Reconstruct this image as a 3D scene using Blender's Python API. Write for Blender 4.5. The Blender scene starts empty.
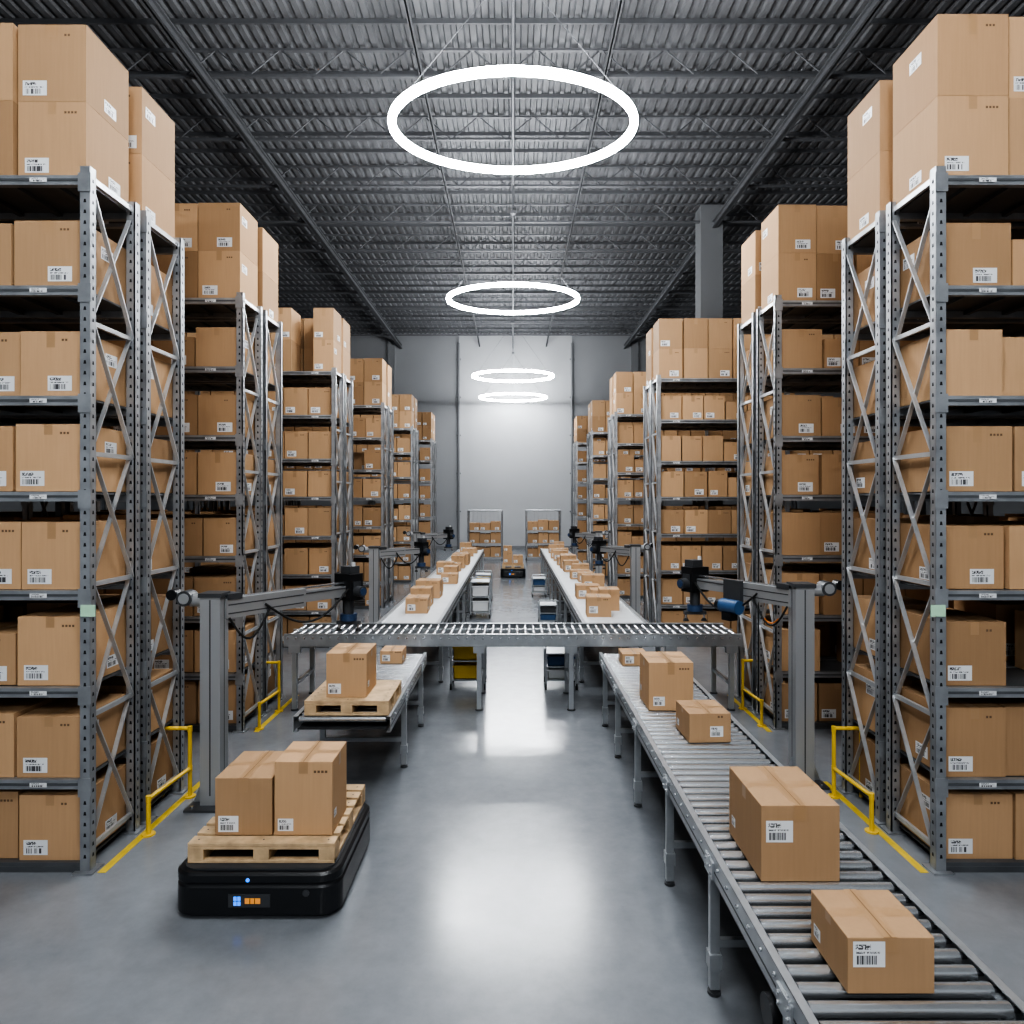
import bpy, math, random
from mathutils import Vector, Matrix
random.seed(7)
scene=bpy.context.scene
H=2.6; CEIL=11.35; WALLY=36.0

# ---------------- materials ----------------
def newmat(name):
    m=bpy.data.materials.new(name); m.use_nodes=True
    nt=m.node_tree; b=nt.nodes['Principled BSDF']
    return m,nt,b
def simple(name,col,rough=.5,metal=0.0,noise=0.0,scale=8.0,bump=0.0,emit=None,es=0):
    m,nt,b=newmat(name)
    b.inputs['Base Color'].default_value=(*col,1); b.inputs['Roughness'].default_value=rough
    b.inputs['Metallic'].default_value=metal
    if emit: 
        b.inputs['Emission Color'].default_value=(*emit,1); b.inputs['Emission Strength'].default_value=es
    if noise>0 or bump>0:
        tc=nt.nodes.new('ShaderNodeTexCoord'); n=nt.nodes.new('ShaderNodeTexNoise')
        n.inputs['Scale'].default_value=scale; n.inputs['Detail'].default_value=4
        nt.links.new(tc.outputs['Object'],n.inputs['Vector'])
        if noise>0:
            r=nt.nodes.new('ShaderNodeMapRange'); r.inputs[1].default_value=.3; r.inputs[2].default_value=.7
            r.inputs[3].default_value=1-noise; r.inputs[4].default_value=1+noise
            nt.links.new(n.outputs[0],r.inputs[0])
            mx=nt.nodes.new('ShaderNodeVectorMath'); mx.operation='SCALE'; mx.inputs[0].default_value=col
            nt.links.new(r.outputs[0],mx.inputs['Scale']); nt.links.new(mx.outputs[0],b.inputs['Base Color'])
        if bump>0:
            bp=nt.nodes.new('ShaderNodeBump'); bp.inputs['Strength'].default_value=bump; bp.inputs['Distance'].default_value=.01
            nt.links.new(n.outputs[0],bp.inputs['Height']); nt.links.new(bp.outputs[0],b.inputs['Normal'])
    return m
def cardboard(name,col):
    m,nt,b=newmat(name)
    g=nt.nodes.new('ShaderNodeNewGeometry')
    r=nt.nodes.new('ShaderNodeMapRange'); r.inputs[3].default_value=.80; r.inputs[4].default_value=1.16
    nt.links.new(g.outputs['Random Per Island'],r.inputs[0])
    tc=nt.nodes.new('ShaderNodeTexCoord')
    mp=nt.nodes.new('ShaderNodeMapping'); mp.inputs['Scale'].default_value=(60,60,3)
    nt.links.new(tc.outputs['Object'],mp.inputs[0])
    n=nt.nodes.new('ShaderNodeTexNoise'); n.inputs['Scale'].default_value=1; n.inputs['Detail'].default_value=3
    nt.links.new(mp.outputs[0],n.inputs['Vector'])
    r2=nt.nodes.new('ShaderNodeMapRange'); r2.inputs[3].default_value=.93; r2.inputs[4].default_value=1.07
    nt.links.new(n.outputs[0],r2.inputs[0])
    mu=nt.nodes.new('ShaderNodeMath'); mu.operation='MULTIPLY'
    nt.links.new(r.outputs[0],mu.inputs[0]); nt.links.new(r2.outputs[0],mu.inputs[1])
    mx=nt.nodes.new('ShaderNodeVectorMath'); mx.operation='SCALE'; mx.inputs[0].default_value=col
    nt.links.new(mu.outputs[0],mx.inputs['Scale']); nt.links.new(mx.outputs[0],b.inputs['Base Color'])
    b.inputs['Roughness'].default_value=.75
    b.inputs['Specular IOR Level'].default_value=.25
    return m
def label_mat():
    m,nt,b=newmat('label_print'); L=nt.links; N=nt.nodes
    uv=N.new('ShaderNodeUVMap'); sp=N.new('ShaderNodeSeparateXYZ'); L.new(uv.outputs[0],sp.inputs[0])
    g=N.new('ShaderNodeNewGeometry')
    def M(op,a,bb):
        k=N.new('ShaderNodeMath'); k.operation=op
        for i,x in enumerate((a,bb)):
            if isinstance(x,(int,float)): k.inputs[i].default_value=x
            elif x is not None: L.new(x,k.inputs[i])
        return k.outputs[0]
    u,v=sp.outputs[0],sp.outputs[1]
    rnd=M('MULTIPLY',g.outputs['Random Per Island'],50)
    def noise(x,y):
        c=N.new('ShaderNodeCombineXYZ'); L.new(x,c.inputs[0]); L.new(y,c.inputs[1]); L.new(rnd,c.inputs[2])
        n=N.new('ShaderNodeTexNoise'); n.inputs['Scale'].default_value=1; n.inputs['Detail'].default_value=0
        L.new(c.outputs[0],n.inputs['Vector']); return n.outputs[0]
    def band(x,a,c): return M('MULTIPLY',M('GREATER_THAN',x,a),M('LESS_THAN',x,c))
    bars=M('MULTIPLY',M('GREATER_THAN',noise(M('MULTIPLY',u,34),rnd),.47),M('MULTIPLY',band(v,.1,.45),band(u,.1,.75)))
    t1=M('MULTIPLY',M('GREATER_THAN',noise(M('MULTIPLY',u,22),M('MULTIPLY',v,12)),.46),M('MULTIPLY',band(v,.68,.88),band(u,.08,.55)))
    t2=M('MULTIPLY',M('GREATER_THAN',noise(M('MULTIPLY',u,30),M('MULTIPLY',v,12)),.5),M('MULTIPLY',band(v,.52,.6),band(u,.08,.85)))
    s=M('MAXIMUM',M('MAXIMUM',bars,t1),t2)
    mx=N.new('ShaderNodeMix'); mx.data_type='RGBA'; L.new(s,mx.inputs[0])
    mx.inputs[6].default_value=(.72,.73,.74,1); mx.inputs[7].default_value=(.06,.06,.065,1)
    L.new(mx.outputs[2],b.inputs['Base Color']); b.inputs['Roughness'].default_value=.5
    return m
def floor_mat():
    m,nt,b=newmat('polished_concrete'); L=nt.links; N=nt.nodes
    tc=N.new('ShaderNodeTexCoord')
    n1=N.new('ShaderNodeTexNoise'); n1.inputs['Scale'].default_value=.7; n1.inputs['Detail'].default_value=9; n1.inputs['Roughness'].default_value=.6
    n2=N.new('ShaderNodeTexNoise'); n2.inputs['Scale'].default_value=6; n2.inputs['Detail'].default_value=8; n2.inputs['Roughness'].default_value=.7
    L.new(tc.outputs['Object'],n1.inputs['Vector']); L.new(tc.outputs['Object'],n2.inputs['Vector'])
    cr=N.new('ShaderNodeValToRGB'); cr.color_ramp.elements[0].position=.28; cr.color_ramp.elements[0].color=(.155,.168,.184,1)
    cr.color_ramp.elements[1].position=.72; cr.color_ramp.elements[1].color=(.25,.265,.284,1)
    mx=N.new('ShaderNodeMix'); mx.data_type='FLOAT'; mx.inputs[0].default_value=.45
    L.new(n1.outputs[0],mx.inputs[2]); L.new(n2.outputs[0],mx.inputs[3]); L.new(mx.outputs[0],cr.inputs[0])
    L.new(cr.outputs[0],b.inputs['Base Color'])
    r=N.new('ShaderNodeMapRange'); r.inputs[1].default_value=.3; r.inputs[2].default_value=.7; r.inputs[3].default_value=.15; r.inputs[4].default_value=.25
    L.new(mx.outputs[0],r.inputs[0]); L.new(r.outputs[0],b.inputs['Roughness'])
    bp=N.new('ShaderNodeBump'); bp.inputs['Strength'].default_value=.05; bp.inputs['Distance'].default_value=.01
    b.inputs['Specular IOR Level'].default_value=.7
    L.new(n2.outputs[0],bp.inputs['Height']); L.new(bp.outputs[0],b.inputs['Normal'])
    return m
CB=cardboard('cardboard',(.48,.305,.172))
CBD=cardboard('cardboard_dark',(.42,.262,.145))
TAPE=simple('packing_tape',(.39,.24,.125),.35)
SEAM=simple('box_seam',(.10,.055,.025),.8)
INK=simple('box_ink',(.15,.09,.05),.7)
LABEL=label_mat()
STEEL=simple('galvanised_steel',(.36,.375,.395),.38,.65,.2,6)
BRACE=simple('brace_steel',(.50,.515,.53),.36,.6,.1,6)
STEELD=simple('shelf_steel_dark',(.13,.137,.145),.5,.5,.15,4)
HOLE=simple('punched_hole',(.015,.015,.018),.9)
ROLL=simple('roller_steel',(.58,.60,.62),.26,.85)
RAIL=simple('conveyor_rail',(.40,.42,.44),.33,.6,.08,10)
ALU=simple('aluminium_profile',(.40,.412,.425),.36,.5)
GROOVE=simple('profile_groove',(.06,.062,.066),.6)
BELT=simple('conveyor_belt',(.62,.64,.66),.45,0,.05,5)
BLACK=simple('black_plastic',(.012,.013,.015),.38)
RUB=simple('rubber',(.02,.02,.02),.8)
DGREY=simple('dark_grey_plastic',(.05,.053,.058),.45)
GAPDARK=simple('roller_gap_dark',(.03,.032,.035),.6)  # dark sheet added below the rollers so the gaps between them look dark
BLUE=simple('blue_plastic',(.03,.06,.13),.4)
BLUET=simple('blue_tote',(.04,.10,.22),.4)
YEL=simple('safety_yellow',(.70,.47,.05),.45)
YELF=simple('floor_paint_yellow',(.60,.43,.04),.55,0,.15,9)
ORG=simple('orange_cable',(.65,.2,.03),.5)
WHITE=simple('white_plastic',(.6,.61,.62),.4)
GREEN=simple('green_tag',(.45,.70,.5),.5)
WOOD=simple('pallet_wood',(.52,.37,.22),.7,0,.2,12,.2)
DECK=simple('roof_deck',(.14,.144,.152),.65,0,.10,1.5)
TRUSS=simple('truss_steel',(.12,.124,.132),.55,.1)
WALL=simple('painted_wall',(.27,.278,.29),.7,0,.03,.5)
WALLC=simple('wall_centre_pale',(.42,.43,.445),.7,0,.03,.5)
WALLD=simple('wall_trim_grey',(.20,.207,.217),.6)
LEDB=simple('led_blue',(.02,.1,.5),.4,0,emit=(.04,.25,1),es=1.5)
LEDO=simple('led_orange',(.5,.2,.03),.4,0,emit=(1,.42,.1),es=.35)
LIGHT=simple('led_tube',(1,1,1),.4,0,emit=(.95,.975,1),es=125)
LIGHT2=simple('led_tube_dimmed',(1,1,1),.4,0,emit=(.95,.975,1),es=70)
FLOOR=floor_mat()

# ---------------- mesh builder ----------------
class MB:
    def __init__(s,name): s.name=name; s.v=[];s.f=[];s.m=[];s.uv=[];s.sm=[];s.mats=[];s.T=Matrix.Identity(4)
    def mi(s,mat):
        if mat not in s.mats: s.mats.append(mat)
        return s.mats.index(mat)
    def addv(s,pts):
        i=len(s.v); s.v+= [tuple(s.T@Vector(p)) for p in pts]; return i
    def face(s,idx,mat,smooth=False,uv=None):
        s.f.append(tuple(idx)); s.m.append(s.mi(mat)); s.sm.append(smooth)
        s.uv.append(uv if uv else [(0,0),(1,0),(1,1),(0,1)][:len(idx)] if len(idx)<=4 else [(0,0)]*len(idx))
    def quad(s,pts,mat,uv=None):
        i=s.addv(pts); s.face(range(i,i+len(pts)),mat,False,uv)
    def box(s,c,d,mat,R=None):
        hx,hy,hz=d[0]/2,d[1]/2,d[2]/2
        P=[Vector((x*hx,y*hy,z*hz)) for z in(-1,1) for y in(-1,1) for x in(-1,1)]
        if R is not None: P=[R@p for p in P]
        c=Vector(c); i=s.addv([p+c for p in P])
        for q in((0,2,3,1),(4,5,7,6),(0,1,5,4),(2,6,7,3),(0,4,6,2),(1,3,7,5)): s.face([i+k for k in q],mat)
    def b2(s,x0,x1,y0,y1,z0,z1,mat): s.box(((x0+x1)/2,(y0+y1)/2,(z0+z1)/2),(abs(x1-x0),abs(y1-y0),abs(z1-z0)),mat)
    def frame(s,p0,p1,up=(0,0,1)):
        a=(Vector(p1)-Vector(p0)).normalized(); u=Vector(up)
        if abs(a.dot(u))>.98: u=Vector((0,1,0))
        x=a.cross(u).normalized(); z=x.cross(a).normalized()
        return Matrix((x,a,z)).transposed()
    def bar(s,p0,p1,w,h,mat,up=(0,0,1)):
        R=s.frame(p0,p1,up); L=(Vector(p1)-Vector(p0)).length
        s.box((Vector(p0)+Vector(p1))/2,(w,L,h),mat,R)
    def cyl(s,p0,p1,r,mat,seg=12,r2=None,caps=True):
        R=s.frame(p0,p1); r2=r if r2 is None else r2
        A=[];B=[]
        for k in range(seg):
            t=2*math.pi*k/seg; o=Vector((math.cos(t),0,math.sin(t)))
            A.append(Vector(p0)+R@(o*r)); B.append(Vector(p1)+R@(o*r2))
        i=s.addv(A+B)
        for k in range(seg):
            n=(k+1)%seg; s.face((i+k,i+seg+k,i+seg+n,i+n),mat,True)
        if caps:
            j=s.addv(A+B); s.face([j+k for k in range(seg)],mat); s.face([j+seg+k for k in reversed(range(seg))],mat)
    def tube(s,pts,r,mat,seg=8):
        for a,b in zip(pts[:-1],pts[1:]):
            s.cyl(a,b,r,mat,seg)
    def rprism(s,x0,x1,y0,y1,levels,r,mat,n=6):
        def loop(z,ins):
            L=[];rr=max(r-ins,.005)
            for cx,cy,a0 in((x1-r,y1-r,0),(x0+r,y1-r,90),(x0+r,y0+r,180),(x1-r,y0+r,270)):
                for k in range(n+1):
                    a=math.radians(a0+90*k/n); L.append((cx+rr*math.cos(a),cy+rr*math.sin(a),z))
            return L
        Ls=[s.addv(loop(z,i)) for z,i in levels]; N=4*(n+1)
        for a,b in zip(Ls[:-1],Ls[1:]):
            for k in range(N):
                q=(k+1)%N; s.face((a+k,a+q,b+q,b+k),mat,False)
        s.face([Ls[-1]+k for k in range(N)],mat); s.face([Ls[0]+k for k in reversed(range(N))],mat)
    def build(s,parent=None,bevel=0):
        me=bpy.data.meshes.new(s.name); me.from_pydata(s.v,[],s.f)
        for m in s.mats: me.materials.append(m)
        me.polygons.foreach_set('material_index',s.m); me.polygons.foreach_set('use_smooth',s.sm)
        uvl=me.uv_layers.new(name='UVMap'); flat=[]
        for u in s.uv:
            for a in u: flat+= [a[0],a[1]]
        uvl.data.foreach_set('uv',flat); me.update()
        o=bpy.data.objects.new(s.name,me); scene.collection.objects.link(o)
        if parent: o.parent=parent
        if bevel:
            md=o.modifiers.new('bevel','BEVEL'); md.width=bevel; md.segments=2; md.limit_method='ANGLE'
        return o

def lab(mb,face,x0,x1,y0,y1,z0,z1,w,h,fx,fz,mat=None,off=.0016):
    mat=mat or LABEL
    if face=='-y':
        a=x0+(x1-x0)*fx; b=z0+(z1-z0)*fz; y=y0-off
        P=[(a,y,b),(a+w,y,b),(a+w,y,b+h),(a,y,b+h)]
    elif face=='-x':
        a=y1-(y1-y0)*fx; b=z0+(z1-z0)*fz; x=x0-off
        P=[(x,a,b),(x,a-w,b),(x,a-w,b+h),(x,a,b+h)]
    else:
        a=y0+(y1-y0)*fx; b=z0+(z1-z0)*fz; x=x1+off
        P=[(x,a,b),(x,a+w,b),(x,a+w,b+h),(x,a,b+h)]
    mb.quad(P,mat)

def carton(mb,x0,x1,y0,y1,z0,z1,side=None,mat=None,detail=0,labf=True):
    mat=mat or CB
    mb.b2(x0,x1,y0,y1,z0,z1,mat)
    e=.0012; cx=(x0+x1)/2; w=x1-x0; hh=z1-z0
    t=min(.03,w*.08)
    mb.quad([(cx-t,y0,z1+e),(cx+t,y0,z1+e),(cx+t,y1,z1+e),(cx-t,y1,z1+e)],TAPE)
    dr=hh*random.choice([.16,.2,.25])
    mb.quad([(cx-t,y0-e,z1-dr),(cx+t,y0-e,z1-dr),(cx+t,y0-e,z1),(cx-t,y0-e,z1)],TAPE)
    if detail:
        mb.quad([(cx-.0015,y0,z1+2*e),(cx+.0015,y0,z1+2*e),(cx+.0015,y1,z1+2*e),(cx-.0015,y1,z1+2*e)],SEAM)
        cy=(y0+y1)/2
        mb.quad([(x0,cy-t*.9,z1+e*.5),(x1,cy-t*.9,z1+e*.5),(x1,cy+t*.9,z1+e*.5),(x0,cy+t*.9,z1+e*.5)],TAPE)
        for xs in (x0-e,x1+e):
            mb.quad([(xs,cy-t*.9,z1-hh*.18),(xs,cy+t*.9,z1-hh*.18),(xs,cy+t*.9,z1),(xs,cy-t*.9,z1)],TAPE)
    lw=min(.17,w*.4)
    if labf:
        fx=random.choice([.07,.1,.45,.5]); lab(mb,'-y',x0,x1,y0,y1,z0,z1,lw,lw*.62,fx,.08)
    if random.random()<.7:
        for k in range(random.choice((2,3,4))):
            lab(mb,'-y',x0,x1,y0,y1,z0,z1,.016,.016,.68+k*.024/w,.85,INK,.001)
    if side and random.random()<.75:
        fx=random.choice([.1,.4,.5]); lw=min(.15,(y1-y0)*.35)
        lab(mb,side,x0,x1,y0,y1,z0,z1,lw,lw*.6,fx,.1 if random.random()<.6 else .6)

# ---------------- room shell ----------------
def plane_obj(name,x0,x1,y0,y1,z0,z1,mat):
    m=MB(name); m.b2(x0,x1,y0,y1,z0,z1,mat); return m.build()
plane_obj('floor',-20,20,-9,WALLY,-.2,0,FLOOR)
plane_obj('wall_back',-20,20,WALLY,WALLY+.3,0,CEIL+.3,WALL)
plane_obj('wall_left',-20.3,-20,-9,WALLY,0,CEIL+.3,WALL)
plane_obj('wall_right',20,20.3,-9,WALLY,0,CEIL+.3,WALL)
m=MB('trim_5'); m.b2(-2.85,3.1,WALLY-.03,WALLY,0,CEIL-.02,WALLC); m.build()  # middle stretch of the back wall in a lighter tone
for k,x in enumerate((-6.4,-2.85,3.1,6.4)):
    m=MB('trim_%d'%(k+1))
    if abs(x)<5:
        m.cyl((x,WALLY-.12,0),(x,WALLY-.12,CEIL-.5),.06,WALLD,12)
        for z in (2,4,6,8,10): m.b2(x-.12,x+.12,WALLY-.14,WALLY,z-.04,z+.04,WALLD)
    else: m.b2(x-.18,x+.18,WALLY-.2,WALLY,0,CEIL-.4,WALLD)
    m.build()
m=MB('baseboard_back'); m.b2(-20,20,WALLY-.05,WALLY,0,.18,WALLD); m.build()
m=MB('ceiling')
prof=[];x=-20.0;p=.24
while x<20:
    prof+= [(x,CEIL),(x+.11,CEIL),(x+.135,CEIL+.055),(x+.215,CEIL+.055)]; x+=p
i=m.addv([(a,-9,b) for a,b in prof]+[(a,WALLY,b) for a,b in prof]); n=len(prof)
for k in range(n-1): m.face((i+k,i+k+1,i+n+k+1,i+n+k),DECK)
m.build()
y=4.0
m=MB('roof_trusses')
while y<WALLY-.5:
    zt=CEIL-.04; zb=CEIL-.56
    m.b2(-20,20,y-.04,y+.04,zt-.04,zt,TRUSS); m.b2(-20,20,y-.04,y+.04,zb-.03,zb+.02,TRUSS)
    xx=-20;s=0
    while xx<20:
        a,b=(zb,zt) if s==0 else (zt,zb)
        m.bar((xx,y,a),(xx+.62,y,b),.022,.022,TRUSS); xx+=.62; s=1-s
    m.b2(-20,20,y+.72,y+.76,CEIL-.09,CEIL,TRUSS); m.b2(-20,20,y+1.5,y+1.54,CEIL-.09,CEIL,TRUSS)
    y+=2.3
for x in (-11.5,-5.9,-1.75,1.75,5.9,11.5):
    z=CEIL-.58
    big=abs(x)>2
    hgt=.2 if big else .1; w=.13 if big else .06
    m.b2(x-w/2,x+w/2,-9,WALLY,z-.03,z,TRUSS); m.b2(x-w/2,x+w/2,-9,WALLY,z-hgt,z-hgt+.03,TRUSS)
    m.b2(x-.015,x+.015,-9,WALLY,z-hgt,z,TRUSS)
m.cyl((0,-9,CEIL-.75),(0,WALLY,CEIL-.75),.035,TRUSS,8)
m.build()
m=MB('support_column')
m.b2(5.5,6.15,20,20.6,0,CEIL-.1,WALLD); m.b2(5.35,6.3,19.85,20.75,0,.12,WALLD)
for z in (1.0,3.5): m.b2(5.49,6.16,19.99,20.61,z,z+.06,WALLD)
m.build()

# ---------------- ring lamps ----------------
RZ=H+5.08
def ring(yc,R=1.69,sy=.745,mat=LIGHT):
    m=MB('ring_pendant_lamp'); seg=72
    sec=[(-.042,-.04),(.042,-.04),(.052,0),(.042,.04),(-.042,.04),(-.052,0)]
    base=[]
    for k in range(seg):
        t=2*math.pi*k/seg; base.append(m.addv([((R-.052+a)*math.cos(t),yc+((R-.052)*sy+a)*math.sin(t),RZ+b) for a,b in sec]))
    for k in range(seg):
        a,b=base[k],base[(k+1)%seg]
        for j in range(6):
            q=(j+1)%6
            m.face((a+j,b+j,b+q,a+q),mat,True)
    for t in (90,210,330):
        t=math.radians(t); x,yy=(R-.06)*math.cos(t),yc+(R-.06)*math.sin(t)*sy
        m.cyl((x,yy,RZ+.04),(0,yc,RZ+2.2),.005,TRUSS,6)
    m.cyl((0,yc,RZ+2.2),(0,yc,CEIL-.78),.018,TRUSS,8)
    m.box((0,yc,RZ+2.2),(.12,.12,.08),TRUSS)
    return m.build()
for yc in (9.3,17.3,28.0,1.0,-6.0): ring(yc)  # last two listed are out of view, added to light camera-facing fronts
ring(33.8,mat=LIGHT2)

# ---------------- racks ----------------
SH=[.07,.65,1.29,1.97,2.66,3.33,4.10,4.87]
def rack_row(side,xin,y0,dep,length=4.8,near=False,tops=(2,2),toph=.53,topu=.05):
    r=MB('pallet_rack'); c=MB('cardboard_boxes')
    pw=.07; top=SH[-1]+.06
    X=lambda u: xin+side*u
    yb=y0
    nb=int(round(length/2.4))
    for k in range(2):
        ya=y0+k*(dep+.09); yb=ya+dep
        for bay in range(nb+1):
            u=bay*2.4+pw/2; x=X(u)
            for yy in (ya+pw/2,yb-pw/2):
                r.b2(x-pw/2,x+pw/2,yy-pw/2,yy-pw/2+.012,0,top,STEEL)
                r.b2(x-pw/2,x+pw/2,yy+pw/2-.012,yy+pw/2,0,top,STEEL)
                r.b2(x-.006+side*-pw/2+side*.006,x+.006-side*pw/2+side*.006,yy-pw/2,yy+pw/2,0,top,STEEL)
                r.b2(x-.07,x+.07,yy-.07,yy+.07,0,.012,STEEL)
                if bay==0 and (near or k==0 and y0<9):
                    z=.1
                    while z<top-.03:
                        r.quad([(x-.010,yy-pw/2-.001,z),(x+.010,yy-pw/2-.001,z),(x+.006,yy-pw/2-.001,z+.025),(x-.006,yy-pw/2-.001,z+.025)],HOLE)
                        xs=x-side*(pw/2+.001)
                        r.quad([(xs,yy-.010,z),(xs,yy+.010,z),(xs,yy+.006,z+.025),(xs,yy-.006,z+.025)],HOLE)
                        z+=.075
            z=.15; n=5; st=(top-.3)/n
            for q in range(n):
                za=z+q*st; zb_=za+st
                xo=x
                r.bar((xo-.012,ya+pw,za),(xo-.012,yb-pw,zb_),.010,.032,BRACE,(1,0,0))
                r.bar((xo+.012,yb-pw,za),(xo+.012,ya+pw,zb_),.010,.032,BRACE,(1,0,0))
                r.b2(xo-.012,xo+.012,ya+pw,yb-pw,za-.016,za+.016,BRACE)
            r.b2(x-.012,x+.012,ya+pw,yb-pw,top-.08,top-.04,BRACE)
        for si,z in enumerate(SH):
            u0,u1=pw,length
            xa,xb=sorted((X(u0),X(u1)))
            hb=.07
            r.b2(xa,xb,ya+.005,ya+.05,z-hb,z-.002 if z-hb>0 else z,STEEL if si else STEELD)
            r.b2(xa,xb,yb-.05,yb-.005,z-hb,z,STEEL)
            r.b2(xa,xb,ya+.0,ya+.012,z-hb*.62,z-hb*.38,STEELD)
            r.b2(xa,xb,ya+.05,yb-.05,z-.02,z-.006,STEELD)
            uu=.3
            while uu<length:
                r.b2(X(uu)-.02,X(uu)+.02,ya+.05,yb-.05,z-.05,z-.02,STEELD); uu+=.3
            if si:
                for bay in range(nb+1):
                    xq=X(bay*2.4+pw/2+.0)
                    r.b2(xq-.045,xq+.045,ya-.008,ya,z-.12,z+.01,STEEL)
                for bay in range(nb*2):
                    xt=X(.36+bay*1.2)
                    r.quad([(xt-.06,ya-.002+.0,z-.053),(xt+.06,ya-.002,z-.053),(xt+.06,ya-.002,z-.022),(xt-.06,ya-.002,z-.022)],LABEL)
            avail=(SH[si+1]-z-.1) if si<len(SH)-1 else toph
            stack=1 if si<len(SH)-1 else tops[k]
            u=.085 if si<len(SH)-1 else topu
            first=True
            bh=random.uniform(.44,.49); bw=random.uniform(.42,.50) if y0<10 else random.uniform(.36,.44)
            while u<length-.35:
                if random.random()<.25: bw=random.uniform(.36,.50) if y0<10 else random.uniform(.33,.42); bh=random.uniform(.42,.5)
                if bh>avail: bh=avail
                if si==len(SH)-1: bh=toph
                w=bw
                if (not first) and random.random()<.04: u+=w; continue
                a,b=sorted((X(u),X(u+w)))
                jit=random.uniform(0,.05)
                yy0=ya+.03+jit; yy1=yb-.02-random.uniform(0,.03)
                zz=z+.001
                for s in range(stack):
                    hh=bh
                    if si<len(SH)-1 and random.random()<.12 and not first: hh=bh*.75
                    carton(c,a,b,yy0,yy1,zz,zz+hh,('+x' if side<0 else '-x') if first else None,
                           CB if random.random()<.6 else CBD,labf=random.random()<.8)
                    zz+=hh+.002
                u+=w+random.uniform(.012,.03); first=False
    ro=r.build(); c.build(ro)
rack_row(-1,-2.95,4.76,.64,near=True,toph=.545,topu=.07)
rack_row( 1, 2.95,4.76,.64,near=True,toph=.575,topu=.04)
rack_row(-1,-3.03,7.65,.62,toph=.54)
rack_row( 1, 2.98,7.75,.62,toph=.55)
rack_row(-1,-3.12,12.0,.62,toph=.56)
rack_row( 1, 2.68,12.7,.62,toph=.56)
rack_row(-1,-3.08,16.3,.62,toph=.56)
rack_row( 1, 2.68,18.0,.62,toph=.56)
rack_row(-1,-3.15,21.5,.62,length=2.4)
rack_row( 1, 2.60,22.8,.62,length=2.4)
rack_row(-1,-3.05,25.8,.62,length=2.4)
rack_row( 1, 2.48,27.0,.62,length=2.4)

# ---------------- conveyors ----------------
def leg_frame(m,x0,x1,y,ztop,mat=RAIL):
    for x in (x0,x1):
        m.b2(x-.025,x+.025,y-.02,y+.02,.03,ztop,mat)
        m.cyl((x,y,.0),(x,y,.015),.035,DGREY,12); m.cyl((x,y,.015),(x,y,.06),.01,ROLL,8)
        m.b2(x-.032,x+.032,y-.035,y+.035,.14,.22,mat)
        m.box((x,y,ztop-.05),(.062,.14,.09),mat)
        for dz in (-.03,-.07):
            for dy in (-.045,.045): m.cyl((x-.038,y+dy,ztop+dz),(x+.038,y+dy,ztop+dz),.008,ROLL,8)
    m.b2(x0,x1,y-.015,y+.015,.25,.29,mat)
def roller_conveyor(x0,x1,y0,y1,z,legs):
    m=MB('roller_conveyor'); e=.035
    for x in (x0,x1):
        s=1 if x==x0 else -1
        m.b2(x,x+s*.006,y0,y1,z-.13,z+.005,RAIL)
        m.b2(x,x+s*e,y0,y1,z,z+.006,RAIL); m.b2(x,x+s*e,y0,y1,z-.13,z-.124,RAIL)
        m.b2(x-s*.001,x,y0,y1,z-.085,z-.075,GROOVE)
        y=y0+.05
        while y<y1:
            m.cyl((x-s*.003,y,z-.03),(x-s*.012,y,z-.03),.009,ROLL,8); y+=.15
    y=y0+.04
    while y<y1-.03:
        m.cyl((x0+.01,y,z-.028),(x1-.01,y,z-.028),.012,DGREY,8,caps=False)
        m.cyl((x0+.045,y,z-.028),(x1-.045,y,z-.028),.027,ROLL,14); y+=.098
    for y in legs: leg_frame(m,x0+.02,x1-.02,y,z-.03)
    m.b2(x0+.04,x1-.04,y0,y1,z-.105,z-.095,GAPDARK)
    y=y0+.4
    while y<y1: m.b2(x0,x1,y-.02,y+.02,z-.13,z-.105,DGREY); y+=.9
    return m
ZC=.755
m=roller_conveyor(1.04,1.87,1.0,8.25,ZC,(1.6,2.6,3.6,4.62,5.8,6.9,7.85))
m.box((1.2,2.75,ZC-.24),(.16,.3,.16),DGREY); m.cyl((1.02,2.75,ZC-.22),(1.3,2.75,ZC-.22),.07,BLACK,16)
m.build()
m=roller_conveyor(-1.87,-1.04,5.8,8.25,ZC,(6.65,7.85)); m.build()
m=MB('cross_conveyor'); z=.93; xa,xb=-2.83,2.83; ya,yb=8.42,9.22
for y,s in ((ya,1),(yb,-1)):
    m.b2(xa,xb,y,y+s*.008,z-.14,z+.01,RAIL); m.b2(xa,xb,y,y+s*.05,z+.004,z+.012,RAIL); m.b2(xa,xb,y-.0,y+s*.04,z-.14,z-.132,RAIL)
m.b2(xa,xb,ya+.06,yb-.06,z-.11,z-.095,GAPDARK)
x=xa+.05
while x<xb-.03:
    for (p,q) in ((ya+.07,ya+.38),(ya+.42,yb-.07)):
        m.cyl((x,p,z-.025),(x,q,z-.025),.027,ROLL,10)
    m.cyl((x,ya-.004,z-.03),(x,ya-.014,z-.03),.012,ROLL,8); x+=.105
m.b2(xa,xb,ya+.385,ya+.415,z-.06,z+.004,RAIL)
for x in (-2.7,-1.95,-.42,.72,1.95,2.7): 
    for y in (ya+.03,yb-.03):
        m.b2(x-.028,x+.028,y-.028,y+.028,.02,z-.05,RAIL); m.cyl((x,y,0),(x,y,.02),.05,DGREY,12)
        m.box((x,y,z-.17),(.14,.07,.1),RAIL)
    m.b2(x-.02,x+.02,ya+.03,yb-.03,.3,.34,RAIL)
m.build()
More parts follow.
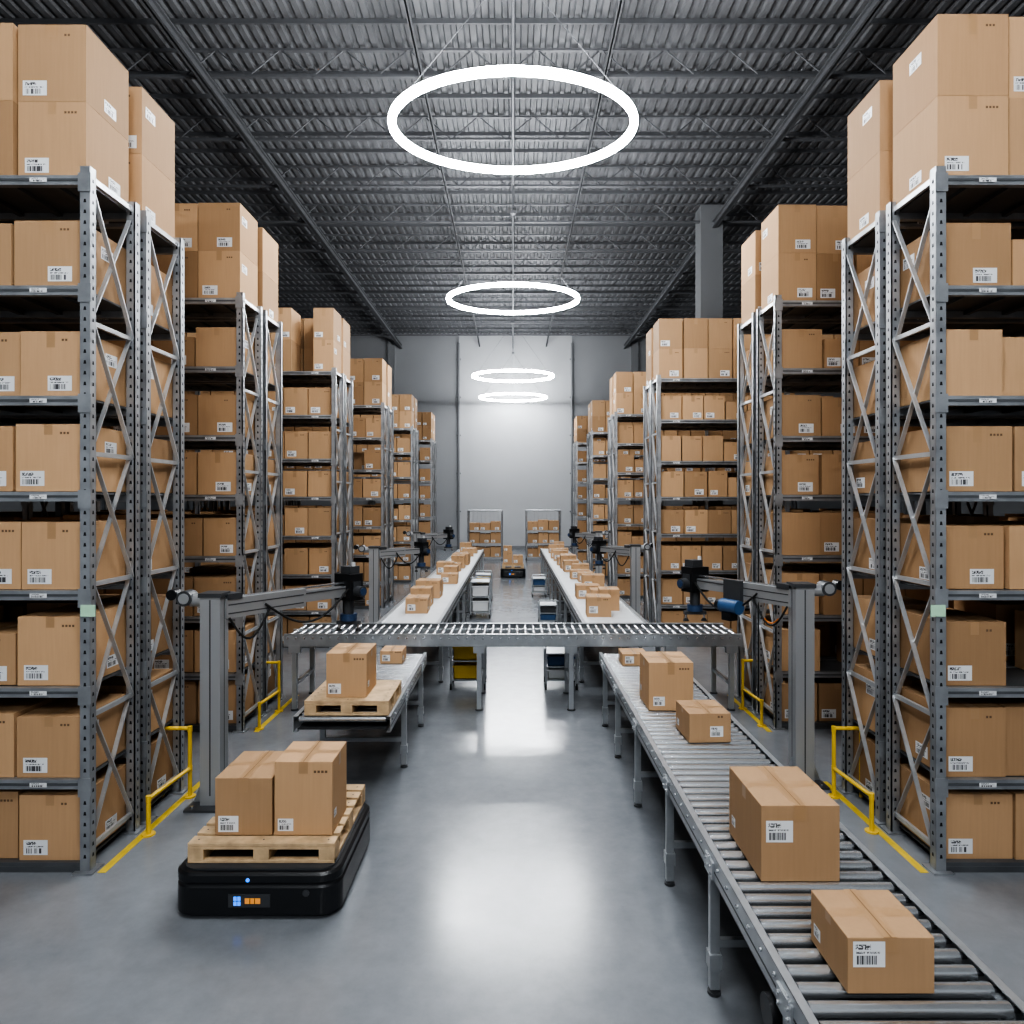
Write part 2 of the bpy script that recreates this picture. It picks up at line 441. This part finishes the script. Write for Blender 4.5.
def belt_conv(x0,x1,y0,y1,z):
    m=MB('belt_conveyor')
    for x,s in ((x0,1),(x1,-1)):
        m.b2(x,x+s*.05,y0,y1,z-.16,z+.02,RAIL); m.b2(x-s*.006,x,y0,y1,z-.1,z-.06,GROOVE)
    m.b2(x0+.05,x1-.05,y0+.05,y1-.05,z-.03,z,BELT)
    m.b2(x0+.05,x1-.05,y0+.05,y1-.05,z-.13,z-.11,DGREY)
    for y in (y0+.06,y1-.06): m.cyl((x0+.05,y,z-.045),(x1-.05,y,z-.045),.045,BELT,12)
    y=y0+.4
    while y<y1:
        leg_frame(m,x0+.03,x1-.03,y,z-.08); y+=1.5
    return m.build()
belt_conv(-1.87,-1.0,9.35,23.3,.9); belt_conv(.95,1.85,9.35,23.8,.9)

# ---------------- loose cartons ----------------
def cbox(x0,x1,y0,y1,z,h,lx=.1,lz=.2,lw=None,rot=0,side=None,det=1,ink=True):
    m=MB('cardboard_box'); cx,cy=(x0+x1)/2,(y0+y1)/2
    w,d=(x1-x0)/2,(y1-y0)/2
    carton(m,-w,w,-d,d,0,h,None,CB,det,labf=False)
    lw=lw or min(.14,w*.7)
    lab(m,'-y',-w,w,-d,d,0,h,lw,lw*.8,lx,lz)
    lab(m,'-x' if cx>0 else '+x',-w,w,-d,d,0,h,.06,.05,.1,.2)
    o=m.build(bevel=.003 if y0<9 else 0); o.location=(cx,cy,z); o.rotation_euler=(0,0,rot)
    return o
zr=ZC
cbox(1.25,1.575,2.55,2.865,zr,.21,.06,.48,.12)
cbox(1.20,1.58,3.30,3.79,zr,.367,.06,.52,.13)
cbox(1.33,1.65,5.19,5.55,zr,.22,.5,.2,.1,.05)
cbox(1.19,1.58,5.98,6.42,zr,.42,.1,.1,.1)
cbox(1.22,1.50,7.6,7.9,zr,.13)
cbox(-1.5,-1.25,7.7,8.0,zr,.14)
def pallet(x0,x1,y0,y1,z,name='wooden_pallet'):
    m=MB(name); n=7; L=y1-y0; W=x1-x0
    for x in (x0+.05,(x0+x1)/2,x1-.05):
        m.b2(x-.05,x+.05,y0,y1,z,z+.018,WOOD)
        for y in (y0+.06,(y0+y1)/2,y1-.06): m.b2(x-.05,x+.05,y-.06,y+.06,z+.018,z+.085,WOOD)
    m.b2(x0,x1,y0-.001,y0+.05,z,z+.018,WOOD)
    for y in (y0+.05,(y0+y1)/2,y1-.05): m.b2(x0,x1,y-.05,y+.05,z+.085,z+.105,WOOD)
    for k in range(n):
        a=y0+k*(L-.1)/(n-1); m.b2(x0,x1,a,a+.1,z+.107,z+.125,WOOD)
        for x in (x0+.05,(x0+x1)/2,x1-.05): m.cyl((x,a+.05,z+.125),(x,a+.05,z+.1265),.006,DGREY,6)
    return m.build(bevel=.002)
pallet(-2.06,-1.13,4.32,5.22,.302)
cbox(-1.93,-1.56,4.42,4.9,.429,.37,.06,.06,.13)
cbox(-1.545,-1.17,4.42,4.80,.429,.475,.06,.06,.1)
pallet(-1.78,-1.06,5.82,6.5,ZC+.007)
cbox(-1.62,-1.27,5.92,6.35,ZC+.134,.38,.05,.08,.11)
def far_goods(x0,x1,y0,y1,z,dens):
    y=y0
    while y<y1:
        w=random.uniform(.28,.42); h=random.uniform(.16,.34); x=random.uniform(x0+.06,x1-w-.06); d=random.uniform(.3,.42)
        cbox(x,x+w,y,y+d,z,h,rot=random.uniform(-.06,.06)); y+=d+random.uniform(.1,dens)
far_goods(-1.8,-1.05,10.2,22.8,.901,1.2)
far_goods(1.02,1.8,9.9,23.2,.901,.5)

# ---------------- mobile robot ----------------
def amr(x0,x1,y0,y1,name='mobile_robot'):
    m=MB(name); r=.13
    m.rprism(x0,x1,y0,y1,[(.02,.02),(.035,0),(.2,0),(.212,.008),(.222,.008),(.235,0),(.275,0),(.29,.015)],r,BLACK,12)
    m.rprism(x0+.04,x1-.04,y0+.04,y1-.04,[(.28,0),(.30,0)],.1,DGREY,6)
    for x in (x0+.18,x1-.18):
        for y in (y0+.2,(y0+y1)/2,y1-.2): m.cyl((x-.025,y,.05),(x+.025,y,.05),.05,RUB,16)
    cx=(x0+x1)/2-.03
    m.rprism(cx-.13+.0,cx+.13,y0-.006,y0+.05,[(.085,0),(.165,0)],.004,DGREY,2)
    for k in range(2):
        for q in range(2): m.b2(cx-.095+k*.024,cx-.076+k*.024,y0-.009,y0-.004,.097+q*.03,.122+q*.03,LEDB)
    m.b2(cx-.025,cx+.07,y0-.009,y0-.004,.108,.142,LEDO)
    m.b2(cx+.005,cx+.009,y0-.011,y0-.004,.108,.142,BLACK); m.b2(cx+.034,cx+.038,y0-.011,y0-.004,.108,.142,BLACK)
    m.cyl((cx-.01,y0-.004,.25),(cx-.01,y0+.01,.25),.012,LEDB,12)
    m.cyl((x1-.2,y0-.004,.17),(x1-.2,y0+.01,.17),.022,DGREY,12)
    return m.build()
amr(-2.12,-1.08,4.22,5.26)
amr(-.42,.42,22.8,23.7)
pallet(-.36,.36,22.9,23.6,.302)
cbox(-.33,-.02,22.95,23.4,.43,.42); cbox(.0,.33,22.95,23.4,.43,.3); cbox(-.32,-.04,22.98,23.35,.852,.2)

# ---------------- robot arms ----------------
def arm(px,py,s,ex,ey,zt=1.80,name='gantry_robot_arm',carr=False,org=False):
    m=MB(name); w=.17
    m.b2(px-.18,px+.18,py-.18,py+.18,0,.02,DGREY)
    m.b2(px-w/2,px+w/2,py-w/2,py+w/2,.02,zt,ALU)
    m.b2(px-.006,px+.006,py-w/2-.001,py-w/2,.1,zt-.02,GROOVE)
    m.b2(px+s*(w/2),px+s*(w/2+.001),py-.006,py+.006,.1,zt-.02,GROOVE)
    for a in (-1,1): m.quad([(px+a*w/2,py-.01,.02),(px+a*.17,py-.01,.02),(px+a*w/2,py-.01,.25)],STEEL,[(0,0)]*3)
    for a in (-.13,.13):
        for b in (-.13,.13): m.cyl((px+a,py+b,.02),(px+a,py+b,.035),.016,ROLL,6)
    m.b2(px-w/2-.012,px+w/2+.012,py-w/2-.012,py+w/2+.012,zt,zt+.035,DGREY)
    A=Vector((px,py-.02,zt-.11)); E=Vector((ex,ey,zt-.11)); D=(E-A).normalized(); LL=(E-A).length
    m.bar(A+D*.08,A+D*LL*.62,.13,.17,ALU)
    m.bar(A+D*.05+Vector((0,0,.02)),E,.10,.11,ALU)
    nrm=Vector((D.y,-D.x,0))
    if nrm.y>0: nrm=-nrm
    m.bar(A+D*.1+nrm*.066+Vector((0,0,.03)),A+D*LL*.6+nrm*.066+Vector((0,0,.03)),.004,.01,GROOVE)
    m.bar(A+D*.1+nrm*.066+Vector((0,0,-.045)),A+D*LL*.6+nrm*.066+Vector((0,0,-.045)),.004,.01,GROOVE)
    m.bar(A+D*.3+nrm*.053+Vector((0,0,.035)),E+nrm*.053+Vector((0,0,.035)),.004,.012,GROOVE)
    m.bar(A+D*.3+Vector((0,0,.085)),E+Vector((0,0,.085)),.04,.015,ROLL)
    m.box(A+D*.16+Vector((0,0,.1)),(.15,.14,.05),DGREY,m.frame(A,E))
    R=m.frame(A,E)
    C=E+D*.03
    m.box(C+Vector((0,0,.04)),(.24,.17,.27),BLACK,R)
    m.box(C+Vector((0,0,.03))+nrm*.125,(.012,.1,.14),DGREY,R)
    m.box(C+Vector((0,0,.21))+D*.02,(.14,.13,.08),DGREY,R)
    m.cyl(C+Vector((.05,0,.24)),C+Vector((.05,0,.29)),.02,WHITE,10)
    m.cyl(C+Vector((0,0,-.09)),C+Vector((0,0,-.24)),.055,DGREY,16)
    m.cyl(C+Vector((0,0,-.24)),C+Vector((0,0,-.31)),.085,BLUE,18)
    m.cyl(C+nrm*.12,C+nrm*.21,.055,DGREY,16); m.cyl(C+nrm*.21,C+nrm*.222,.038,BLUE,16)
    m.bar(C+Vector((-.12,0,-.33)),C+Vector((.12,0,-.33)),.06,.035,DGREY)
    for dx in (-.1,.1):
        m.cyl(C+Vector((dx,0,-.34)),C+Vector((dx,0,-.39)),.012,ROLL,8); m.cyl(C+Vector((dx,0,-.39)),C+Vector((dx,0,-.42)),.018,RUB,12,.035)
    if carr:
        K=A+D*LL*.55+nrm*.09
        m.box(K+Vector((0,0,-.02)),(.05,.22,.24),DGREY,R)
        m.cyl(K+Vector((0,0,-.16))-D*.13+nrm*.05,K+Vector((0,0,-.16))+D*.10+nrm*.05,.07,BLUET,18)
        m.cyl(K+Vector((0,0,-.16))+D*.10+nrm*.05,K+Vector((0,0,-.16))+D*.16+nrm*.05,.055,BLACK,18)
        m.box(K+Vector((0,0,-.26))+nrm*.05,(.1,.12,.08),BLACK,R)
    pts=[];p0=C+nrm*.08+Vector((0,0,.1)); p1=A+D*.45+nrm*.09
    for k in range(15):
        t=k/14; p=p0.lerp(p1,t); p=p+Vector((0,0,-.28*math.sin(math.pi*t))); pts.append(p)
    m.tube(pts,.011,RUB)
    pts=[]
    for k in range(13):
        t=k/12; p=(A+D*.1+nrm*.08+Vector((0,0,-.08))).lerp(A+D*.5+nrm*.08+Vector((0,0,-.05)),t)+Vector((0,0,-.22*math.sin(math.pi*t))); pts.append(p)
    m.tube(pts,.010,RUB)
    if org: m.tube([p+Vector((0,0,.022)) for p in pts[3:9]],.006,ORG)
    B=Vector((px-s*.09,py-.02,zt-.03))
    m.cyl(B,B+Vector((-s*.1,0,0)),.055,ALU,16)
    m.cyl(B+Vector((-s*.13,-.07,.02)),B+Vector((-s*.13,.07,.02)),.065,DGREY,18)
    m.cyl(B+Vector((-s*.13,-.075,.02)),B+Vector((-s*.13,-.07,.02)),.045,ALU,18)
    m.bar(B+Vector((-s*.13,0,.02)),B+Vector((-s*.24,-.02,.05)),.06,.06,ALU)
    m.cyl(B+Vector((-s*.24,-.06,.05)),B+Vector((-s*.24,.04,.05)),.045,BLACK,16)
    return m.build()
arm(-2.56,5.85, 1,-1.72,7.05,zt=1.775)
arm( 2.66,6.30,-1, 2.02,7.5,zt=1.80,carr=True,org=True)
for y in (12.8,18.5):
    arm(-2.6,y,1,-1.85,y+.8,zt=1.7); arm(2.38,y+.5,-1,1.8,y+1.3,zt=1.7)

# ---------------- guards and floor lines ----------------
def guard(x,ya,yb,s):
    m=MB('safety_guard_rail'); r=.017
    for y,zt in ((ya,.29),(yb,.60)):
        m.cyl((x,y,0),(x,y,zt),r,YEL,12); m.cyl((x,y,0),(x,y,.012),.05,YEL,12)
    m.cyl((x,ya,.28),(x,yb,.25),r,YEL,12)
    m.cyl((x,yb,.60),(x+s*.24,yb,.60),r,YEL,12)
    m.cyl((x+s*.24,yb,0),(x+s*.24,yb,.60),r,YEL,12)
    for p in ((x,ya,.28),(x,yb,.25),(x,yb,.595)):
        m.cyl((p[0],p[1],p[2]-.024),(p[0],p[1],p[2]+.024),r*1.2,YEL,12)
    m.build()
guard(-2.83,5.3,5.98,-1); guard(2.81,5.35,5.98,1)
guard(-2.88,7.75,8.4,-1); guard(2.86,7.85,8.5,1)
m=MB('floor_marking_line')
for s in (-1,1):
    for a,b in ((4.76,6.3),(7.65,9.1),(12.2,13.6)):
        x=s*2.88 if a>7 else s*2.87
        m.b2(x-.028,x+.028,a,b,0,.003,YELF)
m.build()
for x,y in ((-2.955,4.80),(2.955,4.80)):
    m=MB('rack_sign'); m.box((x,y-.055,1.83),(.10,.006,.08),GREEN); m.build()

# ---------------- carts ----------------
def tote(m,cx,cy,z,w,d,h,mat):
    t=.012
    m.b2(cx-w/2,cx+w/2,cy-d/2,cy+d/2,z,z+t,mat)
    m.b2(cx-w/2,cx+w/2,cy-d/2,cy-d/2+t,z,z+h,mat); m.b2(cx-w/2,cx+w/2,cy+d/2-t,cy+d/2,z,z+h,mat)
    m.b2(cx-w/2,cx-w/2+t,cy-d/2,cy+d/2,z,z+h,mat); m.b2(cx+w/2-t,cx+w/2,cy-d/2,cy+d/2,z,z+h,mat)
    m.b2(cx-w/2-.012,cx+w/2+.012,cy-d/2-.012,cy-d/2,z+h-.03,z+h,mat)
    for k in (-.3,0,.3): m.b2(cx+k*w-.006,cx+k*w+.006,cy-d/2-.008,cy-d/2,z,z+h-.03,mat)
def cart(cx,cy,w,d,h,cols):
    m=MB('utility_cart')
    for sx in (-1,1):
        for sy in (-1,1):
            x=cx+sx*w/2; y=cy+sy*d/2
            m.b2(x-.014,x+.014,y-.014,y+.014,.1,h,RAIL)
            m.cyl((x-.012,y,.045),(x+.012,y,.045),.045,RUB,14); m.b2(x-.018,x+.018,y-.018,y+.018,.06,.1,STEEL)
    for z in (.14,.14+(h-.14)*.5,h): 
        m.b2(cx-w/2,cx+w/2,cy-d/2,cy+d/2,z-.02,z,RAIL)
    zs=(.14,.14+(h-.14)*.5)
    for z,c in zip(zs,cols):
        if c: tote(m,cx,cy,z,w*.86,d*.85,(h-.14)*.36,c)
    m.cyl((cx-w/2,cy-d/2,h),(cx-w/2,cy-d/2,h+.1),.01,RAIL,8); m.cyl((cx+w/2,cy-d/2,h),(cx+w/2,cy-d/2,h+.1),.01,RAIL,8)
    m.cyl((cx-w/2,cy-d/2,h+.1),(cx+w/2,cy-d/2,h+.1),.01,RAIL,8)
    m.build()
cart(-.62,9.55,.46,.4,.66,(YEL,YEL)); cart(.66,9.55,.42,.4,.5,(WHITE,BLUET))
cart(-.72,15.3,.42,.6,.8,(WHITE,WHITE)); cart(-.75,17.6,.4,.5,.7,(DGREY,YEL))
cart(.72,14.2,.36,.5,.45,(BLUET,DGREY)); cart(.70,18.5,.36,.5,.5,(WHITE,BLUET))

# ---------------- roll cages at the far end ----------------
def cage(cx,cy,w=1.45,d=.8,h=2.15):
    m=MB('roll_cage_trolley')
    for sx in (-1,1):
        for sy in (-1,1):
            x=cx+sx*w/2;y=cy+sy*d/2
            m.cyl((x,y,.14),(x,y,h),.03,STEEL,8); m.cyl((x-.02,y,.07),(x+.02,y,.07),.07,RUB,12)
            m.b2(x-.03,x+.03,y-.03,y+.03,.1,.16,STEEL)
    for sy in (-1,1): m.cyl((cx-w/2,cy+sy*d/2,h),(cx+w/2,cy+sy*d/2,h),.03,STEEL,8)
    for sx in (-1,1):
        m.cyl((cx+sx*w/2,cy-d/2,h),(cx+sx*w/2,cy+d/2,h),.03,STEEL,8)
        for k in range(1,8): m.cyl((cx+sx*w/2,cy-d/2,.16+k*.25),(cx+sx*w/2,cy+d/2,.16+k*.25),.008,STEEL,6)
    for k in range(9):
        x=cx-w/2+k*w/8; m.cyl((x,cy+d/2,.16),(x,cy+d/2,h),.008,STEEL,6)
    for z in (.16,.75,1.3): m.b2(cx-w/2,cx+w/2,cy-d/2,cy+d/2,z-.03,z,STEEL)
    for z,n in ((.16,3),(.75,3),(1.3,3)):
        ww=(w-.1)/n
        for k in range(n):
            a=cx-w/2+.05+k*ww; carton(m,a+.01,a+ww-.01,cy-d/2+.05,cy+d/2-.06,z,z+random.uniform(.3,.5),None,CB)
    m.build()
cage(-1.2,29.6); cage(1.3,29.6)

# ---------------- world + camera ----------------
w=bpy.data.worlds.new('world'); scene.world=w; w.use_nodes=True
bg=w.node_tree.nodes['Background']; bg.inputs[0].default_value=(.86,.93,1,1); bg.inputs[1].default_value=.34
cam=bpy.data.cameras.new('camera'); co=bpy.data.objects.new('camera',cam); scene.collection.objects.link(co)
co.location=(0,0,H); co.rotation_euler=(math.radians(90),0,0)
cam.sensor_width=36; cam.lens=24.0; cam.shift_y=-12/1024; cam.shift_x=-.001; cam.clip_end=200
scene.camera=co
scene.view_settings.view_transform='AgX'
scene.view_settings.look='AgX - High Contrast'
scene.view_settings.exposure=0.0
